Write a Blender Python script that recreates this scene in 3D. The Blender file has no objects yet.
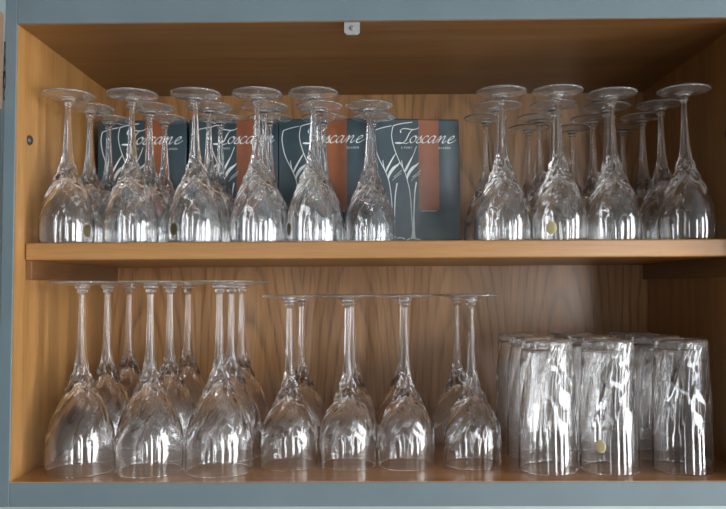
import bpy, bmesh, math, random
import numpy as np
from mathutils import Matrix, Vector

random.seed(7)
SC = bpy.context.scene
COL = SC.collection
EZ = 1.5            # eye height above the kitchen floor
FPX = 750.0         # focal length in pixels of the 726 px wide frame

# ------------------------------------------------------------------ camera
cam_data = bpy.data.cameras.new('camera')
cam_data.sensor_width = 36.0
cam_data.lens = 36.0 * FPX / 726.0
cam_data.clip_start = 0.01
cam = bpy.data.objects.new('camera', cam_data)
COL.objects.link(cam)
PITCH, YAW, ROLL = math.radians(2.70), math.radians(0.72), math.radians(-0.28)
RM = (Matrix.Rotation(YAW, 3, 'Z') @ Matrix.Rotation(math.pi / 2 + PITCH, 3, 'X') @ Matrix.Rotation(ROLL, 3, 'Z'))
cam.matrix_world = Matrix.Translation((0, 0, EZ)) @ RM.to_4x4()
SC.camera = cam


def at(px, py, depth):
    """world point where the sight line of a photo pixel crosses the plane y = depth"""
    d = RM @ Vector(((px - 363.0) / FPX, (254.5 - py) / FPX, -1.0))
    k = depth / d.y
    return Vector((d.x * k, depth, EZ + d.z * k))


# ------------------------------------------------------------------ materials
def new_mat(name):
    m = bpy.data.materials.new(name)
    m.use_nodes = True
    nt = m.node_tree
    b = nt.nodes['Principled BSDF']
    return m, nt, b


def node(nt, kind, **kw):
    n = nt.nodes.new(kind)
    for k, v in kw.items():
        setattr(n, k, v)
    return n


def mth(nt, op, a, b=None, c=None):
    n = nt.nodes.new('ShaderNodeMath')
    n.operation = op
    for i, v in enumerate((a, b, c)):
        if v is None:
            continue
        if isinstance(v, (int, float)):
            n.inputs[i].default_value = v
        else:
            nt.links.new(v, n.inputs[i])
    return n.outputs[0]


def ramp(nt, fac, stops, interp='LINEAR'):
    r = nt.nodes.new('ShaderNodeValToRGB')
    r.color_ramp.interpolation = interp
    el = r.color_ramp.elements
    while len(el) < len(stops):
        el.new(0.5)
    for e, (p, c) in zip(el, stops):
        e.position = p
        e.color = c if len(c) == 4 else (*c, 1)
    nt.links.new(fac, r.inputs[0])
    return r.outputs[0]


def mix(nt, kind, fac, a, b):
    n = nt.nodes.new('ShaderNodeMixRGB')
    n.blend_type = kind
    for i, v in enumerate((fac, a, b)):
        if isinstance(v, (int, float)):
            n.inputs[i].default_value = v
        elif isinstance(v, tuple):
            n.inputs[i].default_value = (*v, 1)
        else:
            nt.links.new(v, n.inputs[i])
    return n.outputs[0]


def wood(name, dark, light, axis, rough=0.38, planks=None, cathedral=0.0, streak=1.0, contrast=1.0):
    """varnished wood; axis = direction of the grain; planks = (axis, [(limit, tint)...])"""
    m, nt, b = new_mat(name)
    tc = node(nt, 'ShaderNodeTexCoord')
    sep = node(nt, 'ShaderNodeSeparateXYZ')
    nt.links.new(tc.outputs['Object'], sep.inputs[0])
    ax = 'xyz'.index(axis)
    mp = node(nt, 'ShaderNodeMapping')
    s = [1.0, 1.0, 1.0]
    s[ax] = 0.045
    mp.inputs['Scale'].default_value = s
    nt.links.new(tc.outputs['Object'], mp.inputs[0])
    fine = node(nt, 'ShaderNodeTexNoise')
    fine.inputs['Scale'].default_value = 420
    fine.inputs['Detail'].default_value = 5
    nt.links.new(mp.outputs[0], fine.inputs['Vector'])
    broad = node(nt, 'ShaderNodeTexNoise')
    broad.inputs['Scale'].default_value = 45
    broad.inputs['Detail'].default_value = 4
    broad.inputs['Distortion'].default_value = 0.6
    nt.links.new(mp.outputs[0], broad.inputs['Vector'])
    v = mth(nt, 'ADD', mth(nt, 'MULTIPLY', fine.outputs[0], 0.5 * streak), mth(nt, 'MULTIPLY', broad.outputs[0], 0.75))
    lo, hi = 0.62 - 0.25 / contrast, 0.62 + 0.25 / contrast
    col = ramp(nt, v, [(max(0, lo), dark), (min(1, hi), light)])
    if cathedral:
        # plain-sawn veneer leaves: growth rings cut at a slant
        lw = 0.158
        warp = node(nt, 'ShaderNodeTexNoise')
        warp.inputs['Scale'].default_value = 9
        warp.inputs['Detail'].default_value = 3
        wm = node(nt, 'ShaderNodeMapping')
        wm.inputs['Scale'].default_value = (1, 1, 0.35)
        nt.links.new(tc.outputs['Object'], wm.inputs[0])
        nt.links.new(wm.outputs[0], warp.inputs['Vector'])
        xs = mth(nt, 'ADD', sep.outputs[0], 1.0 + 0.055)
        leaf = mth(nt, 'FLOOR', mth(nt, 'DIVIDE', xs, lw))
        xl = mth(nt, 'SUBTRACT', mth(nt, 'SUBTRACT', xs, mth(nt, 'MULTIPLY', leaf, lw)), lw * 0.5)
        zz = mth(nt, 'ADD', mth(nt, 'MULTIPLY', sep.outputs[2], 0.11), 0.050)
        rr = mth(nt, 'SQRT', mth(nt, 'ADD', mth(nt, 'MULTIPLY', xl, xl), mth(nt, 'MULTIPLY', zz, zz)))
        rr = mth(nt, 'ADD', rr, mth(nt, 'MULTIPLY', warp.outputs[0], 0.022))
        ring = mth(nt, 'FRACT', mth(nt, 'MULTIPLY', rr, 105))
        line = ramp(nt, ring, [(0.0, (0.35,) * 3), (0.10, (0.55,) * 3), (0.32, (1, 1, 1)), (0.85, (1, 1, 1)), (1.0, (0.35,) * 3)])
        pore = ramp(nt, fine.outputs[0], [(0.35, (0.0,) * 3), (0.6, (1, 1, 1))])
        k = mix(nt, 'MIX', pore, line, (1, 1, 1))
        col = mix(nt, 'MULTIPLY', cathedral, col, mix(nt, 'MIX', 0.45, line, k))
    if planks:
        pax, pl = planks
        src = sep.outputs['xyz'.index(pax)]
        acc = None
        base = pl[0][1]
        cur = (base, base * 0.99, base * 0.96)
        colr = None
        for lim, tint in pl[1:]:
            step = mth(nt, 'GREATER_THAN', src, lim)
            t = (tint, tint * 0.99, tint * 0.96)
            colr = mix(nt, 'MIX', step, colr if colr is not None else cur, t)
        col = mix(nt, 'MULTIPLY', 1.0, col, colr)
    nt.links.new(col, b.inputs['Base Color'])
    b.inputs['Roughness'].default_value = rough
    b.inputs['Coat Weight'].default_value = 0.12
    b.inputs['Coat Roughness'].default_value = 0.2
    bp = node(nt, 'ShaderNodeBump')
    bp.inputs['Strength'].default_value = 0.08
    bp.inputs['Distance'].default_value = 0.001
    nt.links.new(fine.outputs[0], bp.inputs['Height'])
    nt.links.new(bp.outputs[0], b.inputs['Normal'])
    return m


def paint(name, color, rough=0.5, var=0.06, spec=0.5):
    m, nt, b = new_mat(name)
    tc = node(nt, 'ShaderNodeTexCoord')
    n = node(nt, 'ShaderNodeTexNoise')
    n.inputs['Scale'].default_value = 14
    n.inputs['Detail'].default_value = 5
    nt.links.new(tc.outputs['Object'], n.inputs['Vector'])
    lo = tuple(c * (1 - var) for c in color)
    hi = tuple(min(1, c * (1 + var)) for c in color)
    nt.links.new(ramp(nt, n.outputs[0], [(0.3, lo), (0.7, hi)]), b.inputs['Base Color'])
    b.inputs['Roughness'].default_value = rough
    b.inputs['Specular IOR Level'].default_value = spec
    return m


def metal(name, color, rough=0.35):
    m, nt, b = new_mat(name)
    n = node(nt, 'ShaderNodeTexNoise')
    n.inputs['Scale'].default_value = 220
    nt.links.new(ramp(nt, n.outputs[0], [(0.3, (rough * 0.8,) * 3), (0.7, (rough * 1.2,) * 3)]), b.inputs['Roughness'])
    b.inputs['Base Color'].default_value = (*color, 1)
    b.inputs['Metallic'].default_value = 0.9
    return m


def glass(name, color=(0.996, 0.998, 0.997), dust=0.004):
    m, nt, b = new_mat(name)
    b.inputs['Base Color'].default_value = (*color, 1)
    b.inputs['Transmission Weight'].default_value = 1.0 - dust     # a thin film of kitchen dust; a larger share also brightens the feet
    b.inputs['Roughness'].default_value = 0.0
    b.inputs['IOR'].default_value = 1.52
    return m


def carton(name):
    """printed sleeve: slate teal card with one vertical orange band on the front"""
    m, nt, b = new_mat(name)
    tc = node(nt, 'ShaderNodeTexCoord')
    sep = node(nt, 'ShaderNodeSeparateXYZ')
    nt.links.new(tc.outputs['Object'], sep.inputs[0])
    n = node(nt, 'ShaderNodeTexNoise')
    n.inputs['Scale'].default_value = 60
    n.inputs['Detail'].default_value = 6
    nt.links.new(tc.outputs['Object'], n.inputs['Vector'])
    blue = ramp(nt, n.outputs[0], [(0.3, (0.010, 0.040, 0.056)), (0.75, (0.017, 0.057, 0.077))])
    orange = ramp(nt, n.outputs[0], [(0.3, (0.25, 0.066, 0.013)), (0.75, (0.32, 0.088, 0.020))])
    x = sep.outputs[0]
    z = sep.outputs[2]
    inside = mth(nt, 'MULTIPLY', mth(nt, 'GREATER_THAN', x, BW * (0.535 - 0.5)), mth(nt, 'LESS_THAN', x, BW * (0.765 - 0.5)))
    inside = mth(nt, 'MULTIPLY', inside, mth(nt, 'GREATER_THAN', z, BH - 0.128))
    nt.links.new(mix(nt, 'MIX', inside, blue, orange), b.inputs['Base Color'])
    b.inputs['Roughness'].default_value = 0.42
    b.inputs['Coat Weight'].default_value = 0.5
    b.inputs['Coat Roughness'].default_value = 0.27
    return m


BW, BH, BD = 0.1235, 0.1815, 0.095      # the gift boxes

M = {}
M['side'] = wood('side_panel_wood', (0.244, 0.111, 0.031), (0.444, 0.233, 0.078), 'z',
                 planks=('y', [(0, 1.0), (0.092, 0.90), (0.178, 1.03)]))
M['back'] = wood('back_panel_veneer', (0.290, 0.128, 0.039), (0.515, 0.270, 0.094), 'z', cathedral=0.7)
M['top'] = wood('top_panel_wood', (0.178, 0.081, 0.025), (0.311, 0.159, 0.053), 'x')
M['bottom'] = wood('bottom_panel_wood', (0.360, 0.150, 0.047), (0.620, 0.300, 0.105), 'x', rough=0.28)
M['shelf'] = wood('shelf_wood', (0.270, 0.120, 0.034), (0.430, 0.220, 0.070), 'x', rough=0.36, contrast=0.9)
M['cleat'] = wood('cleat_wood', (0.128, 0.053, 0.017), (0.240, 0.112, 0.039), 'y')  # dark stain, deepened with the shade under the shelf put into the colour
M['door_wood'] = wood('door_wood', (0.165, 0.090, 0.053), (0.300, 0.180, 0.112), 'z')
M['frame'] = paint('blue_grey_paint', (0.122, 0.167, 0.189), 0.45)
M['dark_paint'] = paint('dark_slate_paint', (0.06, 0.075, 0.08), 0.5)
M['plug'] = paint('dark_plug_plastic', (0.045, 0.042, 0.038), 0.35)
M['plate'] = paint('pale_zinc_plate', (0.275, 0.286, 0.286), 0.40)
M['screw'] = paint('dull_screw', (0.20, 0.21, 0.20), 0.5)
M['hinge'] = metal('blackened_hinge', (0.05, 0.05, 0.05), 0.45)
M['glass'] = glass('clear_crystal')
M['dusty_bright'] = glass('dusty_brightened_crystal', dust=0.08)  # dust haze, thickened so the foot rims carry window brightness in the material
M['ink'] = paint('white_print', (0.80, 0.86, 0.86), 0.45, 0.02)
M['carton'] = carton('printed_carton')
M['gold'] = paint('gold_sticker', (0.10, 0.078, 0.028), 0.35, 0.2)
M['pale_gold'] = paint('pale_gold_sticker', (0.62, 0.55, 0.30), 0.35, 0.12)
M['wall'] = paint('pale_wall_paint', (0.384, 0.471, 0.484), 0.7)
M['room'] = paint('room_wall_paint', (0.55, 0.55, 0.53), 0.8)
M['roomfloor'] = wood('floor_wood', (0.18, 0.11, 0.06), (0.36, 0.24, 0.14), 'y')
M['white'] = paint('white_window_paint', (0.75, 0.75, 0.74), 0.5)


# ------------------------------------------------------------------ mesh helpers
def link_mesh(name, me, mat, parent=None, loc=None):
    if mat and not me.materials:
        me.materials.append(mat)
    o = bpy.data.objects.new(name, me)
    COL.objects.link(o)
    if parent:
        o.parent = parent
    if loc:
        o.location = loc
    return o


def bm_box(bm, x0, x1, y0, y1, z0, z1, bevel=0.0, seg=2):
    t = bmesh.new()
    bmesh.ops.create_cube(t, size=1.0)
    for v in t.verts:
        v.co = Vector(((x0 + x1) / 2 + v.co.x * (x1 - x0), (y0 + y1) / 2 + v.co.y * (y1 - y0), (z0 + z1) / 2 + v.co.z * (z1 - z0)))
    if bevel:
        bmesh.ops.bevel(t, geom=list(t.edges), offset=bevel, segments=seg, affect='EDGES', profile=0.5)
    me = bpy.data.meshes.new('tmp')
    t.to_mesh(me)
    t.free()
    bm.from_mesh(me)
    bpy.data.meshes.remove(me)


def bm_done(name, bm, mat, parent=None, smooth=False):
    bmesh.ops.recalc_face_normals(bm, faces=bm.faces)
    me = bpy.data.meshes.new(name)
    bm.to_mesh(me)
    bm.free()
    if smooth:
        for p in me.polygons:
            p.use_smooth = True
    return link_mesh(name, me, mat, parent)


def box(name, x0, x1, y0, y1, z0, z1, mat, parent=None, bevel=0.0):
    bm = bmesh.new()
    bm_box(bm, x0, x1, y0, y1, z0, z1, bevel)
    return bm_done(name, bm, mat, parent)


def lathe_bm(bm, prof, seg=24, mat4=None):
    """prof: (r, z) list, closed onto the axis at r=0 ends"""
    rings = []
    for r, z in prof:
        if r < 1e-7:
            rings.append([bm.verts.new((0, 0, z))])
        else:
            rings.append([bm.verts.new((r * math.cos(2 * math.pi * i / seg), r * math.sin(2 * math.pi * i / seg), z)) for i in range(seg)])
    for a, b in zip(rings, rings[1:]):
        for i in range(seg):
            j = (i + 1) % seg
            if len(a) == 1:
                bm.faces.new((a[0], b[i], b[j]))
            elif len(b) == 1:
                bm.faces.new((a[i], b[0], a[j]))
            else:
                bm.faces.new((a[i], b[i], b[j], a[j]))
    if mat4 is not None:
        vs = [v for r in rings for v in r]
        bmesh.ops.transform(bm, matrix=mat4, verts=vs)


def empty(name, loc, label, cat, group=None, rz=0.0):
    o = bpy.data.objects.new(name, None)
    COL.objects.link(o)
    o.location = loc
    o.rotation_euler = (0, 0, rz)
    o.empty_display_size = 0.02
    o['label'] = label
    o['category'] = cat
    if group:
        o['group'] = group
    return o


def structure(o):
    o['kind'] = 'structure'
    return o


# ------------------------------------------------------------------ cabinet
YF, YB = 0.82, 1.14                     # face plane and back panel
XL, XR = -0.3955, 0.4155                 # inner faces of the sides
ZT, ZB = 0.2995, -0.2068                # ceiling and floor of the cabinet, from eye level
SZ, ST, SY = 0.0555, 0.0200, 0.846      # shelf top, thickness, front edge
cab = empty('cabinet', (0, YF, EZ), 'open blue-grey painted wall cabinet with honey wood interior and one shelf', 'cabinet')


def cbox(name, x0, x1, y0, y1, z0, z1, mat, parent=None, bevel=0.0):
    return box(name, x0, x1, y0 - YF, y1 - YF, z0, z1, M[mat], parent or cab, bevel)


FT = 0.019
cbox('side_panel', XL - 0.016, XL, YF + FT, YB + 0.006, ZB - 0.016, ZT + 0.016, 'side')
cbox('side_panel', XR, XR + 0.016, YF + FT, YB + 0.006, ZB - 0.016, ZT + 0.016, 'side')
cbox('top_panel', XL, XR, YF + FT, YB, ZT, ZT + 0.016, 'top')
cbox('bottom_panel', XL, XR, YF + FT, YB, ZB - 0.016, ZB, 'bottom')
cbox('back_panel', XL, XR, YB, YB + 0.006, ZB - 0.016, ZT + 0.016, 'back')
# face frame; its inner edges are bare wood lined by thin wooden strips flush with the panels
cbox('stile', XL - 0.0135, XL, YF, YF + FT, ZB - 0.0265, ZT + 0.045, 'frame', bevel=0.0008)
cbox('stile', XR, XR + 0.035, YF, YF + FT, ZB - 0.0265, ZT + 0.045, 'frame', bevel=0.0008)
cbox('rail', XL, XR, YF, YF + FT, ZT - 0.0005, ZT + 0.045, 'frame', bevel=0.0008)
cbox('rail', XL, XR, YF, YF + FT, ZB - 0.0265, ZB - 0.0006, 'frame', bevel=0.0008)
box('bare_wood_edge', XL, XL + 0.0006, 0.0016, FT, ZB, ZT - 0.0008, M['side'], cab)
box('bare_wood_edge', XL + 0.0006, XR, 0.0016, FT, ZT - 0.0011, ZT - 0.0005, M['top'], cab)
box('bare_wood_edge', XL, XR, 0.0010, FT, ZB - 0.0006, ZB, M['bottom'], cab)
# shelf with softly rounded front
cbox('shelf', XL + 0.0008, XR - 0.0008, SY, YB - 0.0005, SZ - ST, SZ, 'shelf', bevel=0.0018)
cbox('cleat', XL, XL + 0.0070, SY + 0.004, YB, SZ - ST - 0.0218, SZ - ST, 'cleat', bevel=0.0006)
cbox('cleat', XR - 0.0070, XR, SY + 0.004, YB, SZ - ST - 0.0218, SZ - ST, 'cleat', bevel=0.0006)


def plug(x, y, z, sgn):
    bm = bmesh.new()
    r = 0.0058
    prof = [(0.0, 0.0036), (r * 0.45, 0.0034), (r * 0.8, 0.0026), (r * 0.97, 0.0012), (r, 0.0), (0, 0.0)]
    rot = Matrix.Rotation(sgn * math.pi / 2, 4, 'Y')
    lathe_bm(bm, prof, 24, Matrix.Translation((x, y - YF, z)) @ rot)
    bm_done('hole_plug', bm, M['plug'], cab, True)


plug(XL, 0.8535, 0.1745, 1)
plug(XR, 0.872, 0.1795, -1)

# small zinc catch plate hanging under the top rail, with its screw
p0, p1 = at(344.2, 26, YF + 0.003), at(359.8, 26, YF + 0.003)
bm = bmesh.new()
pts = [(p0.x, ZT), (p0.x, ZT - 0.0125), (p0.x + 0.0028, ZT - 0.0152), (p1.x - 0.0028, ZT - 0.0152), (p1.x, ZT - 0.0125), (p1.x, ZT)]
f = bm.faces.new([bm.verts.new((x, 0.0035, z)) for x, z in pts])
ex = bmesh.ops.extrude_face_region(bm, geom=[f])
bmesh.ops.translate(bm, vec=(0, 0.0028, 0), verts=[g for g in ex['geom'] if isinstance(g, bmesh.types.BMVert)])
plate = bm_done('catch_plate', bm, M['plate'], cab)
plate['label'] = 'small pale metal catch plate'
bm = bmesh.new()
mid = (p0.x + p1.x) / 2
lathe_bm(bm, [(0, 0.0012), (0.0014, 0.0011), (0.0026, 0.0006), (0.0030, 0.0), (0, 0)], 20,
         Matrix.Translation((mid, 0.0035, ZT - 0.0078)) @ Matrix.Rotation(math.pi / 2, 4, 'X'))
bm_box(bm, mid - 0.0022, mid + 0.0022, 0.0021, 0.0026, ZT - 0.0081, ZT - 0.0075)
bm_done('screw', bm, M['screw'], plate, True)

# the opened door, hinged on the stile and swung out of the picture: only its hinge side shows
dx = XL - 0.0135
bm = bmesh.new()
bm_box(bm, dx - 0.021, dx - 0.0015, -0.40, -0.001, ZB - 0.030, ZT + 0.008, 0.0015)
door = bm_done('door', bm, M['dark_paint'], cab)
door['label'] = 'opened door seen edge-on beside the stile'
bm = bmesh.new()
bm_box(bm, dx - 0.0016, dx - 0.0008, -0.36, -0.002, ZT - 0.098, ZT + 0.010, 0.0003)
bm_done('bare_wood_patch', bm, M['door_wood'], door)
bm = bmesh.new()
for zc, r in ((ZT - 0.030, 0.0007), (ZT - 0.048, 0.0009), (ZT - 0.064, 0.0013), (ZT - 0.078, 0.0007)):
    lathe_bm(bm, [(0, -0.009), (r, -0.009), (r * 1.1, 0), (r, 0.009), (0, 0.009)], 12, Matrix.Translation((dx + 0.0006, -0.0010, zc)))
bm_done('hinge', bm, M['hinge'], door, True)


# ------------------------------------------------------------------ glassware
def pchip(pts, zs):
    x = np.array([p[0] for p in pts], float)
    y = np.array([p[1] for p in pts], float)
    h = np.diff(x)
    d = np.diff(y) / h
    m = np.zeros_like(y)
    m[0], m[-1] = d[0], d[-1]
    for i in range(1, len(x) - 1):
        if d[i - 1] * d[i] > 0:
            w1, w2 = 2 * h[i] + h[i - 1], h[i] + 2 * h[i - 1]
            m[i] = (w1 + w2) / (w1 / d[i - 1] + w2 / d[i])
    out = []
    for z in zs:
        i = int(min(max(np.searchsorted(x, z) - 1, 0), len(h) - 1))
        t = (z - x[i]) / h[i]
        out.append((2 * t**3 - 3 * t**2 + 1) * y[i] + (t**3 - 2 * t**2 + t) * h[i] * m[i] + (-2 * t**3 + 3 * t**2) * y[i + 1] + (t**3 - t**2) * h[i] * m[i + 1])
    return np.array(out)


def sstep(a, b, v):
    t = min(max((v - a) / (b - a), 0.0), 1.0)
    return t * t * (3 - 2 * t)


def surface(rings, seg, split):
    """rings: list of (kind, z, radius array) from the inner apex, over the mouth rim, up the outside to the
    middle of the foot; split: ring index limits -> the one closed skin cut into part meshes that share normals"""
    th = np.linspace(0, 2 * np.pi, seg, endpoint=False)
    verts, ids = [], []
    for z, r in rings:
        if np.max(r) < 1e-7:
            ids.append([len(verts)])
            verts.append((0.0, 0.0, z))
        else:
            r = np.broadcast_to(r, th.shape)
            ids.append(list(range(len(verts), len(verts) + seg)))
            verts += list(zip(r * np.cos(th), r * np.sin(th), np.full(seg, z)))
    V = np.array(verts)
    faces, frow = [], []
    for k in range(len(ids) - 1):
        a, b = ids[k], ids[k + 1]
        for i in range(seg):
            j = (i + 1) % seg
            if len(a) == 1:
                faces.append((a[0], b[j], b[i]))
            elif len(b) == 1:
                faces.append((a[i], a[j], b[0]))
            else:
                faces.append((a[i], a[j], b[j], b[i]))
            frow.append(k)
    N = np.zeros_like(V)
    for f in faces:
        p = V[list(f)]
        n = np.cross(p[2] - p[0], (p[3] if len(f) == 4 else p[1]) - p[1]) if len(f) == 4 else np.cross(p[1] - p[0], p[2] - p[0])
        for v in f:
            N[v] += n
    # outward test on the widest ring of the outside
    w = max(range(len(ids)), key=lambda k: (V[ids[k][0]][0] if len(ids[k]) > 1 else 0))
    v0 = ids[w][0]
    flip = np.dot(N[v0][:2], V[v0][:2]) < 0
    if flip:
        N = -N
        faces = [tuple(reversed(f)) for f in faces]
    N /= np.maximum(np.linalg.norm(N, axis=1, keepdims=True), 1e-12)
    out = {}
    for name, k0, k1 in split:
        fs = [f for f, k in zip(faces, frow) if k0 <= k < k1]
        used = sorted({v for f in fs for v in f})
        rm = {v: i for i, v in enumerate(used)}
        me = bpy.data.meshes.new(name)
        me.from_pydata([tuple(V[v]) for v in used], [], [tuple(rm[v] for v in f) for f in fs])
        for p in me.polygons:
            p.use_smooth = True
        me.normals_split_custom_set_from_vertices([tuple(N[v]) for v in used])
        me.materials.append(M['dusty_bright' if name in ('foot', 'base') else 'glass'])
        out[name] = me
    return out


class Goblet:
    def __init__(s, H, bowl, knob_r, foot_r, apex, flute_lo, flute_top, wall, n=9, twist=1.9, amp=0.0016, seg=144):
        s.H, s.bowl, s.n, s.twist, s.amp = H, bowl, n, twist, amp
        s.flute_lo, s.flute_top = flute_lo, flute_top
        zk = H - 0.0118                      # lower ring under the foot
        s.prof = list(bowl) + [(zk - 0.004, bowl[-1][1])]
        th = np.linspace(0, 2 * np.pi, seg, endpoint=False)
        s.th = th
        rings = []
        # inside, from apex down to the mouth
        zi = apex * (1 - np.linspace(0, 1, 17) ** 1.6)
        for z in zi:
            if z == zi[0]:
                rings.append((apex, np.zeros(1)))
                continue
            ro = float(pchip(s.prof, [z])[0])
            t = wall * (1 + 1.0 * sstep(flute_lo, apex, z))
            u = 1 - z / apex
            rings.append((max(z, 0.0006), np.full(1, max(0.0015, (ro - t)) * min(1.0, math.sqrt(1 - (1 - min(1, u * 3.0)) ** 2) if u < 0.333 else 1.0))))
        # mouth rim, rounded
        r0 = bowl[0][1]
        rings.append((0.0001, np.full(1, r0 - wall * 0.75)))
        rings.append((0.0, np.full(1, r0 - wall * 0.5)))
        rings.append((0.0001, np.full(1, r0 - wall * 0.25)))
        zo = np.concatenate([np.linspace(0.0007, flute_top + 0.004, 46), np.linspace(flute_top + 0.004, zk - 0.004, 16)[1:]])
        kb = None
        for z in zo:
            if kb is None and z > flute_top - 0.002:
                kb = len(rings)
            rings.append((z, s.outer(z, th)))
        kn = len(rings)
        rs = bowl[-1][1]
        k = knob_r
        for dz, r in ((-0.0022, rs * 1.03), (-0.0014, k * 0.80), (-0.0008, k * 0.97), (0.0, k), (0.0007, k * 0.95), (0.0014, k * 0.80),
                      (0.0021, k * 0.78), (0.0030, k * 1.05), (0.0038, k * 1.30), (0.0047, k * 1.36), (0.0055, k * 1.30), (0.0060, k * 1.34)):
            rings.append((zk + dz, np.full(1, r)))
        kf = len(rings) - 4
        rk = k * 1.5
        za = zk + 0.0064
        edge = H - 0.0022

        def cone(r):
            t = (r - rk) / (foot_r - rk)
            return za + (edge - za) * (1 - (1 - t) ** 1.35)
        for t in (0.08, 0.16, 0.25, 0.4, 0.55, 0.7, 0.85, 0.95):
            r = rk + (foot_r - rk) * t
            rings.append((cone(r), np.full(1, r)))
        for dz, r in ((-0.0018, foot_r - 0.0002), (-0.0011, foot_r), (-0.0004, foot_r - 0.0002), (0.0, foot_r - 0.0009)):
            rings.append((H + dz, np.full(1, r)))
        for t in (0.9, 0.78, 0.64, 0.5, 0.36, 0.24, 0.14):       # hollow, parallel to the outside of the dome
            r = rk + (foot_r - rk) * t
            rings.append((min(H - 0.0001, cone(r) + 0.0019), np.full(1, r)))
        zc = rings[-1][0]
        rings.append((zc - 0.0006, np.full(1, rk * 0.6)))
        rings.append((zc - 0.0008, np.zeros(1)))
        s.parts = surface(rings, seg, [('bowl', 0, kb), ('stem', kb, kf), ('foot', kf, len(rings))])

    def outer(s, z, th):
        r = float(pchip(s.prof, [z])[0])
        if z <= s.flute_lo or z >= s.flute_top + 0.006:
            return np.full_like(th, r)
        lo, hi = s.flute_lo, s.flute_top
        f = (z - lo) / (hi - lo)
        u = ((s.n * (th - s.twist * f) / (2 * np.pi)) % 1.0) * 2 - 1        # -1..1 across one flute
        w = min(1.0, math.sqrt(max(0.0, f) / 0.42))                         # pointed leaf tips
        a = min(s.amp, r * 0.23) * (1 - sstep(hi - 0.008, hi + 0.006, z))
        d = np.maximum(0.0, w * w - u * u)
        k2 = (((s.n * (th + 1.3 * s.twist * f) / (2 * np.pi)) + 0.5) % 1.0) * 2 - 1
        f2 = (f - 0.52) / 0.48                                              # a second ring of cuts crosses them nearer the stem
        w2 = math.sqrt(min(1.0, max(0.0, f2) / 0.30))
        d2 = np.maximum(0.0, w2 * w2 * 0.6 - k2 * k2)
        return r - a * d * (0.62 + 0.3 * sstep(0.45, 0.75, f)) - a * 1.5 * d2 + a * 0.5 * sstep(0.45, 0.8, f)


small_goblet = Goblet(0.1750, [(0, 0.0303), (0.01, 0.0311), (0.02, 0.0311), (0.03, 0.0302), (0.045, 0.0271), (0.059, 0.0222), (0.071, 0.0170),
                               (0.081, 0.0125), (0.09, 0.0094), (0.10, 0.0067), (0.112, 0.0051), (0.128, 0.0040), (0.145, 0.0031), (0.152, 0.0029)],
                      0.0050, 0.0293, 0.076, 0.018, 0.098, 0.0014, amp=0.0017)
tall_goblet = Goblet(0.2180, [(0, 0.0382), (0.02, 0.0391), (0.039, 0.0381), (0.058, 0.0336), (0.073, 0.0275), (0.09, 0.0190), (0.10, 0.0143),
                              (0.110, 0.0106), (0.12, 0.0079), (0.132, 0.0060), (0.15, 0.0047), (0.18, 0.0037), (0.193, 0.0034)],
                     0.0062, 0.0388, 0.100, 0.026, 0.120, 0.0015, amp=0.0021)
mid_goblet = Goblet(0.2006, [(0, 0.0328), (0.012, 0.0336), (0.026, 0.0341), (0.040, 0.0332), (0.052, 0.0304), (0.063, 0.0254), (0.075, 0.0187),
                             (0.086, 0.0128), (0.095, 0.0093), (0.105, 0.0070), (0.12, 0.0052), (0.14, 0.0042), (0.165, 0.0035), (0.178, 0.0033)],
                    0.0058, 0.0328, 0.080, 0.021, 0.106, 0.0015, amp=0.0019)


class Tumbler:
    H = 0.1480

    def __init__(s, seg=153, n=9):
        s.n = n
        th = np.linspace(0, 2 * np.pi, seg, endpoint=False)
        wall = 0.0018
        s.prof = [(0, 0.0336), (0.03, 0.0331), (0.07, 0.0324), (0.11, 0.0316), (0.138, 0.0310), (0.1435, 0.0308), (0.1465, 0.0298), (0.1478, 0.0282)]
        apex = 0.1385
        rings = [(apex, np.zeros(1))]
        for u in (0.25, 0.5, 0.75, 0.92):
            rings.append((apex - 0.0012 * u ** 3, np.full(1, 0.0275 * u)))
        for z in np.linspace(apex - 0.004, 0.0006, 18):
            rings.append((z, np.full(1, float(pchip(s.prof, [z])[0]) - wall - 0.0020 * sstep(0.03, 0.12, z))))
        r0 = s.prof[0][1]
        rings += [(0.0001, np.full(1, r0 - wall * 0.75)), (0.0, np.full(1, r0 - wall * 0.5)), (0.0001, np.full(1, r0 - wall * 0.25))]
        for z in np.concatenate([np.linspace(0.0007, 0.12, 40), np.linspace(0.12, 0.1478, 22)[1:]]):
            rings.append((z, s.outer(z, th)))
        kb = len(rings) - 17
        rings += [(s.H, np.full(1, 0.0262)), (s.H - 0.0002, np.full(1, 0.0235)), (s.H - 0.0018, np.full(1, 0.014)), (s.H - 0.0022, np.zeros(1))]
        s.parts = surface(rings, seg, [('body', 0, kb), ('base', kb, len(rings))])

    def outer(s, z, th):
        r = float(pchip(s.prof, [z])[0])
        lo = 0.040
        if z <= lo:
            return np.full_like(th, r)
        f = (z - lo) / (s.H - lo)
        sw = 0.85 * f ** 1.5
        u = ((s.n * (th - sw) / (2 * np.pi)) % 1.0) * 2 - 1
        w = min(1.0, math.sqrt(f / 0.55))
        a = 0.0017 + 0.0006 * sstep(0.118, 0.142, z)
        d = np.maximum(0.0, w * w - u * u)
        f2 = (z - 0.108) / 0.028
        k2 = (((s.n * (th - sw * 1.0) / (2 * np.pi)) + 0.5) % 1.0) * 2 - 1
        w2 = min(1.0, max(0.0, f2))
        d2 = np.maximum(0.0, w2 * 0.6 - k2 * k2) * (1 - sstep(0.1435, 0.1478, z))
        return r - a * d - 0.0024 * d2


tumbler = Tumbler()


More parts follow.
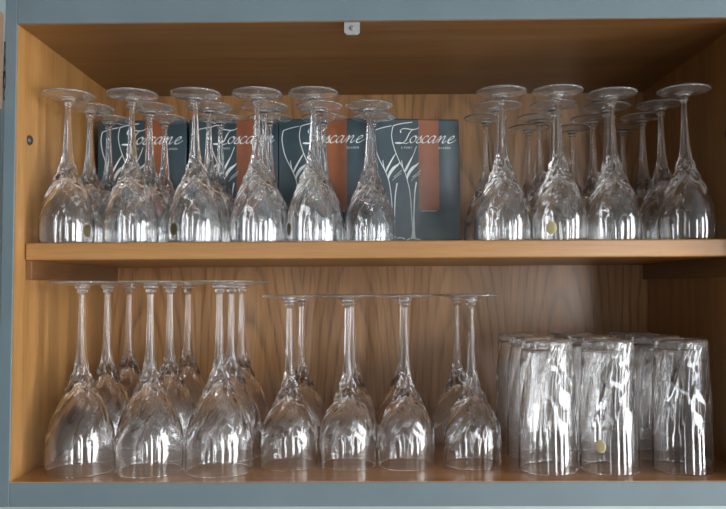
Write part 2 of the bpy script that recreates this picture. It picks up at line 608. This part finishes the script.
def sticker_mesh(kind, ang, zc, hw, hh):
    """round foil label that follows the outside of the glass"""
    rows = 14
    bm = bmesh.new()
    ctr = None
    rings = []
    for k in range(0, 6):
        u = k / 5
        ring = []
        for i in range(28):
            a = 2 * math.pi * i / 28
            z = zc + hh * u * math.sin(a)
            r = float(np.max(kind.outer(z, np.linspace(0, 6.28, 80)))) + 0.00035
            t = ang + hw * u * math.cos(a) / r
            co = (r * math.cos(t), r * math.sin(t), z)
            if k == 0:
                ctr = ctr or bm.verts.new(co)
                break
            ring.append(bm.verts.new(co))
        if ring:
            rings.append(ring)
    for i in range(28):
        bm.faces.new((ctr, rings[0][i], rings[0][(i + 1) % 28]))
        for a, b in zip(rings, rings[1:]):
            bm.faces.new((a[i], b[i], b[(i + 1) % 28], a[(i + 1) % 28]))
    bmesh.ops.recalc_face_normals(bm, faces=bm.faces)
    ex = bmesh.ops.extrude_face_region(bm, geom=list(bm.faces))
    for g in ex['geom']:
        if isinstance(g, bmesh.types.BMVert):
            c = g.co
            k = 1 - 0.00015 / max(1e-6, math.hypot(c.x, c.y))
            g.co = Vector((c.x * k, c.y * k, c.z))
    bmesh.ops.recalc_face_normals(bm, faces=bm.faces)
    me = bpy.data.meshes.new('sticker')
    bm.to_mesh(me)
    bm.free()
    for p in me.polygons:
        p.use_smooth = True
    return me


PROTO = {}


def place(kind, name, cat, loc, label, group, rz):
    """first call builds the glass with its parts; later calls copy the thing and each part"""
    if kind not in PROTO:
        root = empty(name, loc, label, cat, group, rz)
        for pn, me in kind.parts.items():
            link_mesh(pn, me, M['glass'], root)
        PROTO[kind] = (root, list(root.children))
        return root
    src, kids = PROTO[kind]
    r = src.copy()
    COL.objects.link(r)
    r.location = loc
    r.rotation_euler = (0, 0, rz)
    r['label'] = label
    r['group'] = group
    for ch in kids:
        c = ch.copy()
        COL.objects.link(c)
        c.parent = r
    return r


def stick(kind, root, off, zc, mat='gold', r=0.0068):
    """off: horizontal turn of the label from the direction facing the viewer, + towards +x"""
    p = root.location
    face = math.atan2(-p.y, -p.x)            # direction to the eye
    me = sticker_mesh(kind, face + off - root.rotation_euler.z, zc, r * 0.92, r * 1.08)
    o = link_mesh('sticker', me, M[mat], root)
    o['label'] = 'round gold foil sticker' if mat == 'gold' else 'round pale gold sticker'
    return o


def rz():
    return random.uniform(0, 2 * math.pi)


ROW3 = ['front', 'middle', 'rear']
E = 0.0003
SHELF_Z = EZ + SZ + E
FLOOR_Z = EZ + ZB + E

# upper shelf, before the boxes: columns of (stem pixel at y=130, depth)
up_left = [
    ('beside the bright side panel', [(68.0, 0.866), (90.0, 0.930), (109.0, 0.993)]),
    ("before the first box's script", [(132.0, 0.866), (150.0, 0.929), (165.0, 0.992)]),
    ('before the first and second boxes', [(195.5, 0.866), (209.0, 0.929), (220.5, 0.992)]),
    ("before the second box's orange stripe", [(257.0, 0.866), (264.5, 0.929), (269.5, 0.992)]),
    ("before the third box's drawing", [(313.3, 0.866), (319.0, 0.929), (323.5, 0.992)]),
    ('before the third and fourth boxes', [(369.0, 0.928), (373.5, 0.990)]),
]
for ci, (where, cells) in enumerate(up_left):
    for ri, (px, d) in enumerate(cells):
        p = at(px, 130, d)
        st = ri == 0 and ci in (0, 2, 4)
        row = ROW3[ri] if len(cells) == 3 else ('front', 'rear')[ri]
        lab = f"{row} small upturned wine glass {'with gold sticker ' if st else ''}on shelf, {where}"
        g = place(small_goblet, 'wine_glass', 'wine glass', (p.x, d, SHELF_Z), lab, 'small wine glasses before the boxes', rz())
        if st:
            stick(small_goblet, g, {0: 0.80, 2: -0.86, 4: -1.12}[ci], 0.0135)

# upper shelf, past the boxes
up_right = [
    ('first column after the fourth box', [(501.8, 0.868), (498.0, 0.934), (486.0, 1.000)]),
    ('second column after the fourth box', [(558.0, 0.866), (553.5, 0.932), (539.5, 1.000), (529.0, 1.066)]),
    ('third column after the fourth box', [(612.0, 0.880), (606.5, 0.944), (592.8, 1.008), (572.0, 1.072)]),
    ('column beside the dim side panel', [(684.5, 0.868), (661.0, 0.936), (642.5, 1.004), (622.0, 1.070)]),
]
for ci, (where, cells) in enumerate(up_right):
    rows = ROW3 if len(cells) == 3 else ['front', 'second', 'third', 'rear']
    for ri, (px, d) in enumerate(cells):
        p = at(px, 125, d)
        st = ci == 1 and ri == 0
        lab = f"{rows[ri]} small upturned wine glass {'with pale sticker ' if st else ''}on shelf, {where}"
        g = place(small_goblet, 'wine_glass', 'wine glass', (p.x, d, SHELF_Z), lab, 'small wine glasses after the boxes', rz())
        if st:
            stick(small_goblet, g, -0.30, 0.0125, 'pale_gold')

# cabinet floor: tall glasses
tall = [
    ('first column from the bright side panel', [(82.0, 0.873), (107.5, 0.956), (129.0, 1.040)]),
    ('second column from the bright side panel', [(150.5, 0.873), (170.0, 0.956), (187.8, 1.062)]),
    ('third column from the bright side panel', [(219.6, 0.873), (231.5, 0.953), (241.7, 1.033)]),
]
for ci, (where, cells) in enumerate(tall):
    for ri, (px, d) in enumerate(cells):
        p = at(px, 320, d)
        place(tall_goblet, 'tall_wine_glass', 'wine glass', (p.x, d, FLOOR_Z),
              f"{ROW3[ri]} tall upturned wine glass on the cabinet floor, {where}", 'tall wine glasses on the cabinet floor', rz())

# cabinet floor: medium glasses in pairs
mids = [
    ('first pair after the tall glasses', [(289.5, 0.898), (301.8, 1.022)]),
    ('second pair after the tall glasses', [(347.4, 0.898), (352.5, 0.999)]),
    ('third pair after the tall glasses', [(405.3, 0.898), (402.3, 1.022)]),
    ('pair beside the tumblers', [(471.3, 0.898), (457.0, 1.000)]),
]
for where, cells in mids:
    for ri, (px, d) in enumerate(cells):
        p = at(px, 330, d)
        place(mid_goblet, 'medium_wine_glass', 'wine glass', (p.x, d, FLOOR_Z),
              f"{('front', 'rear')[ri]} medium upturned wine glass on the cabinet floor, {where}", 'medium wine glasses on the cabinet floor', rz())

# cabinet floor: tumblers
tumb = [
    ('column beside the medium wine glasses', [(547.5, 0.875), (534.0, 0.946), (521.0, 1.018)]),
    ('middle column of the tumblers', [(609.0, 0.875), (590.5, 0.946), (573.5, 1.018)]),
    ('column beside the dim side panel', [(682.5, 0.875), (657.0, 0.946), (634.0, 1.018)]),
]
for ci, (where, cells) in enumerate(tumb):
    for ri, (px, d) in enumerate(cells):
        p = at(px, 430, d)
        st = ci == 1 and ri == 0
        t = place(tumbler, 'tumbler', 'tumbler', (p.x, d, FLOOR_Z),
                  f"{ROW3[ri]} upturned fluted tumbler {'with pale sticker ' if st else ''}on the cabinet floor, {where}", 'tumblers on the cabinet floor', rz())
        if st:
            stick(tumbler, t, -0.29, 0.031, 'pale_gold')


# ------------------------------------------------------------------ gift boxes
# print on the front, drawn in sheet units: 655 units = the width of the box, x from its left edge, y down from its top
SU = BW / 655.0


def spline(pts, n=10):
    P = [Vector((p[0], p[1])) for p in pts]
    W = [p[2] if len(p) > 2 else None for p in pts]
    out = []
    for i in range(len(P) - 1):
        a, b, c, d = P[max(i - 1, 0)], P[i], P[i + 1], P[min(i + 2, len(P) - 1)]
        for k in range(n):
            t = k / n
            q = 0.5 * ((2 * b) + (c - a) * t + (2 * a - 5 * b + 4 * c - d) * t * t + (3 * b - a - 3 * c + d) * t ** 3)
            w = None if W[i] is None else W[i] + (W[i + 1] - W[i]) * t
            out.append((q, w))
    out.append((P[-1], W[-1]))
    return out


class Ink:
    def __init__(s):
        s.bm = bmesh.new()
        s.lay = 0

    def ribbon(s, L, R):
        y = -0.0003 - 0.00001 * s.lay
        s.lay += 1
        vs = [[s.bm.verts.new((p.x * SU - BW / 2, y, BH - p.y * SU)) for p in side] for side in (L, R)]
        for i in range(len(L) - 1):
            s.bm.faces.new((vs[0][i], vs[0][i + 1], vs[1][i + 1], vs[1][i]))

    def line(s, pts, w=5.0):
        sp = spline(pts)
        L, R = [], []
        for i, (q, ww) in enumerate(sp):
            a, b = sp[max(i - 1, 0)][0], sp[min(i + 1, len(sp) - 1)][0]
            t = (b - a)
            t = t.normalized() if t.length > 1e-6 else Vector((1, 0))
            n = Vector((-t.y, t.x)) * ((ww if ww is not None else w) / 2)
            L.append(q + n)
            R.append(q - n)
        s.ribbon(L, R)

    def pen(s, pts, thick=11.0, thin=3.2, ang=-0.62):
        """broad-nib stroke: heavy on the down strokes, hairline on the up strokes"""
        sp = spline(pts)
        nib = Vector((math.cos(ang), math.sin(ang)))
        L, R = [], []
        for i, (q, _) in enumerate(sp):
            a, b = sp[max(i - 1, 0)][0], sp[min(i + 1, len(sp) - 1)][0]
            t = (b - a)
            t = t.normalized() if t.length > 1e-6 else Vector((1, 0))
            n = Vector((-t.y, t.x))
            w = thin + (thick - thin) * abs(n.dot(nib)) ** 1.3
            L.append(q + n * w / 2)
            R.append(q - n * w / 2)
        s.ribbon(L, R)

    def done(s, name, parent):
        # keep the winding facing the viewer
        me = bpy.data.meshes.new(name)
        for f in s.bm.faces:
            f.normal_update()
            if f.normal.y > 0:
                f.normal_flip()
        s.bm.to_mesh(me)
        s.bm.free()
        me.materials.append(M['ink'])
        return link_mesh(name, me, M['ink'], parent)


def word_ink():
    k = Ink()
    ox, oy = -40, -42

    def S(pts):
        return [(x + ox, y + oy) for x, y in pts]
    # T with its flag, sweeping stem and foot
    k.pen(S([(262, 148), (258, 132), (272, 118), (300, 116), (340, 122), (372, 119), (395, 108)]), 9, 4)
    k.pen(S([(352, 120), (326, 146), (310, 178), (296, 204), (278, 220), (250, 226), (218, 222)]), 13, 4)
    k.pen(S([(218, 222), (240, 219), (270, 222), (300, 226), (318, 218)]), 6, 4)

    sl = 0.38
    base, xh = 221.0, 54.0

    def G(x0, pts):
        return S([(x0 + p[0] * xh * 1.14 + p[1] * xh * sl, base - p[1] * xh) for p in pts])
    # o
    k.pen(G(322, [(0.45, 0.98), (0.12, 0.78), (0.0, 0.40), (0.16, 0.04), (0.42, 0.06), (0.62, 0.42), (0.60, 0.80), (0.45, 0.98), (0.52, 0.80), (0.72, 0.74), (0.86, 0.84)]))
    # s
    k.pen(G(365, [(0.05, 0.10), (0.30, 0.55), (0.48, 0.98), (0.50, 0.70), (0.60, 0.36), (0.50, 0.06), (0.25, 0.0), (0.10, 0.14)]))
    k.pen(G(383, [(0.10, 0.02), (0.36, 0.10), (0.52, 0.28)]), 6, 3)
    # c
    k.pen(G(411, [(0.58, 0.80), (0.48, 0.98), (0.22, 0.86), (0.02, 0.48), (0.08, 0.10), (0.30, 0.0), (0.56, 0.14), (0.78, 0.42)]))
    # a
    k.pen(G(458, [(0.66, 0.84), (0.46, 0.98), (0.18, 0.82), (0.0, 0.40), (0.10, 0.04), (0.30, 0.08), (0.54, 0.42), (0.72, 0.92)]))
    k.pen(G(458, [(0.74, 0.98), (0.64, 0.50), (0.62, 0.10), (0.76, 0.02), (0.98, 0.30), (1.12, 0.62)]))
    # n
    k.pen(G(528, [(0.0, 0.70), (0.16, 0.96), (0.22, 0.80), (0.14, 0.35), (0.08, 0.0)]))
    k.pen(G(528, [(0.10, 0.10), (0.34, 0.66), (0.62, 0.98), (0.72, 0.78), (0.62, 0.32), (0.66, 0.04), (0.82, 0.06), (1.04, 0.36)]))
    # e
    k.pen(G(604, [(0.0, 0.36), (0.30, 0.50), (0.56, 0.74), (0.52, 0.96), (0.30, 0.92), (0.06, 0.56), (0.06, 0.14), (0.28, 0.0), (0.62, 0.16), (0.92, 0.48)]))
    return k


def drawing_ink():
    k = Ink()
    ox, oy = -40, -42

    def S(pts):
        return [(p[0] + ox, p[1] + oy) + tuple(p[2:]) for p in pts]
    # rear wine glass
    k.line(S([(74, 128), (130, 110), (192, 96)]), 5)
    k.line(S([(74, 128), (64, 200), (88, 315), (140, 425), (166, 490), (181, 570), (192, 690), (203, 880), (203, 970)]), 5.5)
    k.line(S([(222, 300), (190, 360), (150, 440)]), 4.5)
    k.line(S([(230, 520, 9), (216, 620, 8), (210, 760, 6), (207, 900, 8)]))
    k.line(S([(203, 960), (240, 922), (285, 930)]), 9)
    # front wine glass
    k.line(S([(204, 96), (260, 80), (345, 68)]), 6)
    k.line(S([(204, 96), (192, 165), (206, 245), (242, 345), (286, 432), (306, 500), (322, 570), (331, 660), (336, 760), (343, 880)]), 5.5)
    k.line(S([(376, 246), (348, 320), (305, 415), (286, 440)]), 4.5)
    k.line(S([(373, 512, 10), (360, 600, 8), (353, 740, 8), (350, 840, 16), (348, 900, 26), (346, 930, 40)]))
    k.line(S([(300, 936), (340, 926), (400, 936)]), 8)
    # swirling cuts at the foot of each bowl
    for dx in (0, 139):
        k.line(S([(165 + dx, 494, 4), (176 + dx, 452, 20), (205 + dx, 410, 22), (236 + dx, 385, 12), (252 + dx, 366, 2)]))
        k.line(S([(145 + dx, 440, 3), (160 + dx, 408, 13), (190 + dx, 352, 10), (212 + dx, 312, 2)]))
        k.line(S([(126 + dx, 350, 3), (131 + dx, 390, 7), (146 + dx, 440, 3)]))
        k.line(S([(205 + dx, 476), (235 + dx, 452), (266 + dx, 424)]), 3)
        k.line(S([(196 + dx, 500), (230 + dx, 470), (262 + dx, 448)]), 2.5)
    # line of very small print under the band: only its strokes show
    x = 408
    while x < 520:
        w = 5 + (x * 7) % 6
        k.line(S([(x, 724), (x + w, 724)]), 7)
        x += w + 3
    return k


WORD_MESH = DRAW_MESH = TEXT_MESH = None


def text_mesh(body, size, spacing):
    cu = bpy.data.curves.new('caption', 'FONT')
    cu.body = body
    cu.size = size
    cu.space_character = spacing
    o = bpy.data.objects.new('caption', cu)
    COL.objects.link(o)
    bpy.context.view_layer.update()
    me = bpy.data.meshes.new_from_object(o.evaluated_get(bpy.context.evaluated_depsgraph_get()))
    bpy.data.objects.remove(o)
    me.materials.clear()
    me.materials.append(M['ink'])
    return me


def make_carton():
    """folded card box: body, and a tucked lid with its front edge a little proud"""
    bm = bmesh.new()
    bm_box(bm, -BW / 2, BW / 2, 0, BD, 0, BH - 0.0012, 0.0007, 2)
    bm_box(bm, -BW / 2 + 0.0006, BW / 2 - 0.0006, 0.0006, BD - 0.0006, BH - 0.0010, BH, 0.0003, 1)
    bm_box(bm, -BW / 2 + 0.0009, -BW / 2 + 0.0016, -0.0002, 0.0006, 0.002, BH - 0.003)
    bmesh.ops.recalc_face_normals(bm, faces=bm.faces)
    me = bpy.data.meshes.new('carton')
    bm.to_mesh(me)
    bm.free()
    me.materials.append(M['carton'])
    return me


carton_me = make_carton()
boxes = [
    (141.7, 1.030, 0.0, 'blue glassware box with white script, behind the first two columns of wine glasses'),
    (233.3, 1.030, 0.0, 'blue glassware box, second of four, touching the first box'),
    (323.4, 1.029, 0.0, 'blue glassware box, third of four, its orange stripe beside the least hidden box'),
    (415.6, 1.034, 5.0, 'blue glassware box with pale stripe and full script, the least hidden of four'),
]
proto_box = None
for px, d, deg, lab in boxes:
    p = at(px, 180, d)
    loc = (p.x, d, SHELF_Z)
    if proto_box is None:
        root = empty('glassware_box', loc, lab, 'box', 'glassware boxes on the shelf', math.radians(deg))
        link_mesh('carton', carton_me, M['carton'], root)
        word_ink().done('lettering', root)
        drawing_ink().done('glass_drawing', root)
        bits = []
        for body, x0, sp in (('6 PORT', 222, 1.3), ('GLAZEN', 498, 1.3)):
            me = text_mesh(body, 20 * SU, sp)
            o = link_mesh('small_print', me, M['ink'], root)
            o.rotation_euler = (math.pi / 2, 0, 0)
            o.location = (x0 * SU - BW / 2, -0.00045, BH - 222 * SU)
        proto_box = (root, list(root.children))
    else:
        src, kids = proto_box
        r = src.copy()
        COL.objects.link(r)
        r.location = loc
        r.rotation_euler = (0, 0, math.radians(deg))
        r['label'] = lab
        for ch in kids:
            c = ch.copy()
            COL.objects.link(c)
            c.parent = r

# ------------------------------------------------------------------ the room
structure(box('wall_back', -2.4, 2.6, YB + 0.0062, YB + 0.10, 0, 2.6, M['wall']))
structure(box('floor', -2.4, 2.6, -3.2, YB + 0.1, -0.05, 0, M['roomfloor']))
WY, WX = -3.0, 2.6


def opening_wall(name, axis, c0, c1, t0, t1, holes, ztop=2.6):
    """wall slab along one axis (t = along the wall) with openings"""
    bm = bmesh.new()

    def slab(a, b, z0, z1):
        if b - a < 1e-4 or z1 - z0 < 1e-4:
            return
        if axis == 'x':
            bm_box(bm, a, b, c0, c1, z0, z1)
        else:
            bm_box(bm, c0, c1, a, b, z0, z1)
    cur = t0
    for a, b, z0, z1 in sorted(holes):
        slab(cur, a, 0, ztop)
        slab(a, b, 0, z0)
        slab(a, b, z1, ztop)
        cur = b
    slab(cur, t1, 0, ztop)
    return structure(bm_done(name, bm, M['room']))


def window(n, axis, c, out, a, b, z0, z1, watts):
    """white frame in the opening and the daylight that comes in through it"""
    bm = bmesh.new()
    w = 0.045
    for p, q, r, t in ((a, a + w, z0, z1), (b - w, b, z0, z1), (a + w, b - w, z0, z0 + w), (a + w, b - w, z1 - w, z1)):
        if axis == 'x':
            bm_box(bm, p, q, c - 0.03, c + 0.03, r, t)
        else:
            bm_box(bm, c - 0.03, c + 0.03, p, q, r, t)
    structure(bm_done(f'window_{n}', bm, M['white']))
    ld = bpy.data.lights.new('daylight', 'AREA')
    ld.shape = 'RECTANGLE'
    ld.size, ld.size_y = b - a, z1 - z0
    ld.color = (0.94, 0.97, 1.0)
    ld.energy = watts
    lo = bpy.data.objects.new('daylight', ld)
    COL.objects.link(lo)
    if axis == 'x':
        lo.location = ((a + b) / 2, c + out * 0.05, (z0 + z1) / 2)
        lo.rotation_euler = (math.pi / 2, 0, 0)
    else:
        lo.location = (c + out * 0.05, (a + b) / 2, (z0 + z1) / 2)
        lo.rotation_euler = (math.pi / 2, 0, math.pi / 2)


FRONT = [(-0.78, -0.46, 0.25, 2.25), (1.30, 1.85, 0.10, 2.25)]
SIDE = [(-2.10, -1.25, 0.30, 2.35), (-0.70, 0.20, 0.30, 2.35)]
opening_wall('wall_front', 'x', WY - 0.12, WY, -2.4, WX, FRONT)
opening_wall('wall_right', 'y', WX, WX + 0.12, WY - 0.12, YB + 0.10, SIDE)
for i, (a, b, z0, z1) in enumerate(FRONT):
    window(i + 1, 'x', WY - 0.06, -1, a, b, z0, z1, (15, 62)[i])
for i, (a, b, z0, z1) in enumerate(SIDE):
    window(i + 3, 'y', WX + 0.06, 1, a, b, z0, z1, 92)

w = bpy.data.worlds.new('world')
SC.world = w
w.use_nodes = True
bg = w.node_tree.nodes['Background']
wnt = w.node_tree
wtc = node(wnt, 'ShaderNodeTexCoord')
wsep = node(wnt, 'ShaderNodeSeparateXYZ')
wnt.links.new(wtc.outputs['Generated'], wsep.inputs[0])
side = mth(wnt, 'ADD', mth(wnt, 'MULTIPLY', wsep.outputs[0], 0.5), 0.5)
wnt.links.new(ramp(wnt, side, [(0.25, (0.045, 0.048, 0.05)), (0.9, (0.66, 0.72, 0.76))]), bg.inputs[0])   # darker towards the inner end of the room
bg.inputs[1].default_value = 0.85

# ------------------------------------------------------------------ look
SC.view_settings.view_transform = 'Standard'
SC.view_settings.look = 'None'
SC.view_settings.exposure = 0.05
SC.view_settings.gamma = 1.0
SC.view_settings.use_curve_mapping = False
c = SC.cycles
c.max_bounces = 64
c.transmission_bounces = 60
c.glossy_bounces = 16
c.diffuse_bounces = 5
c.transparent_max_bounces = 16
c.caustics_reflective = True
c.caustics_refractive = True
c.blur_glossy = 0.5
c.sample_clamp_indirect = 15.0
c.use_adaptive_sampling = False
c.use_denoising = True
try:
    c.denoiser = 'OPENIMAGEDENOISE'
    c.denoising_input_passes = 'RGB_ALBEDO_NORMAL'
except Exception:
    pass
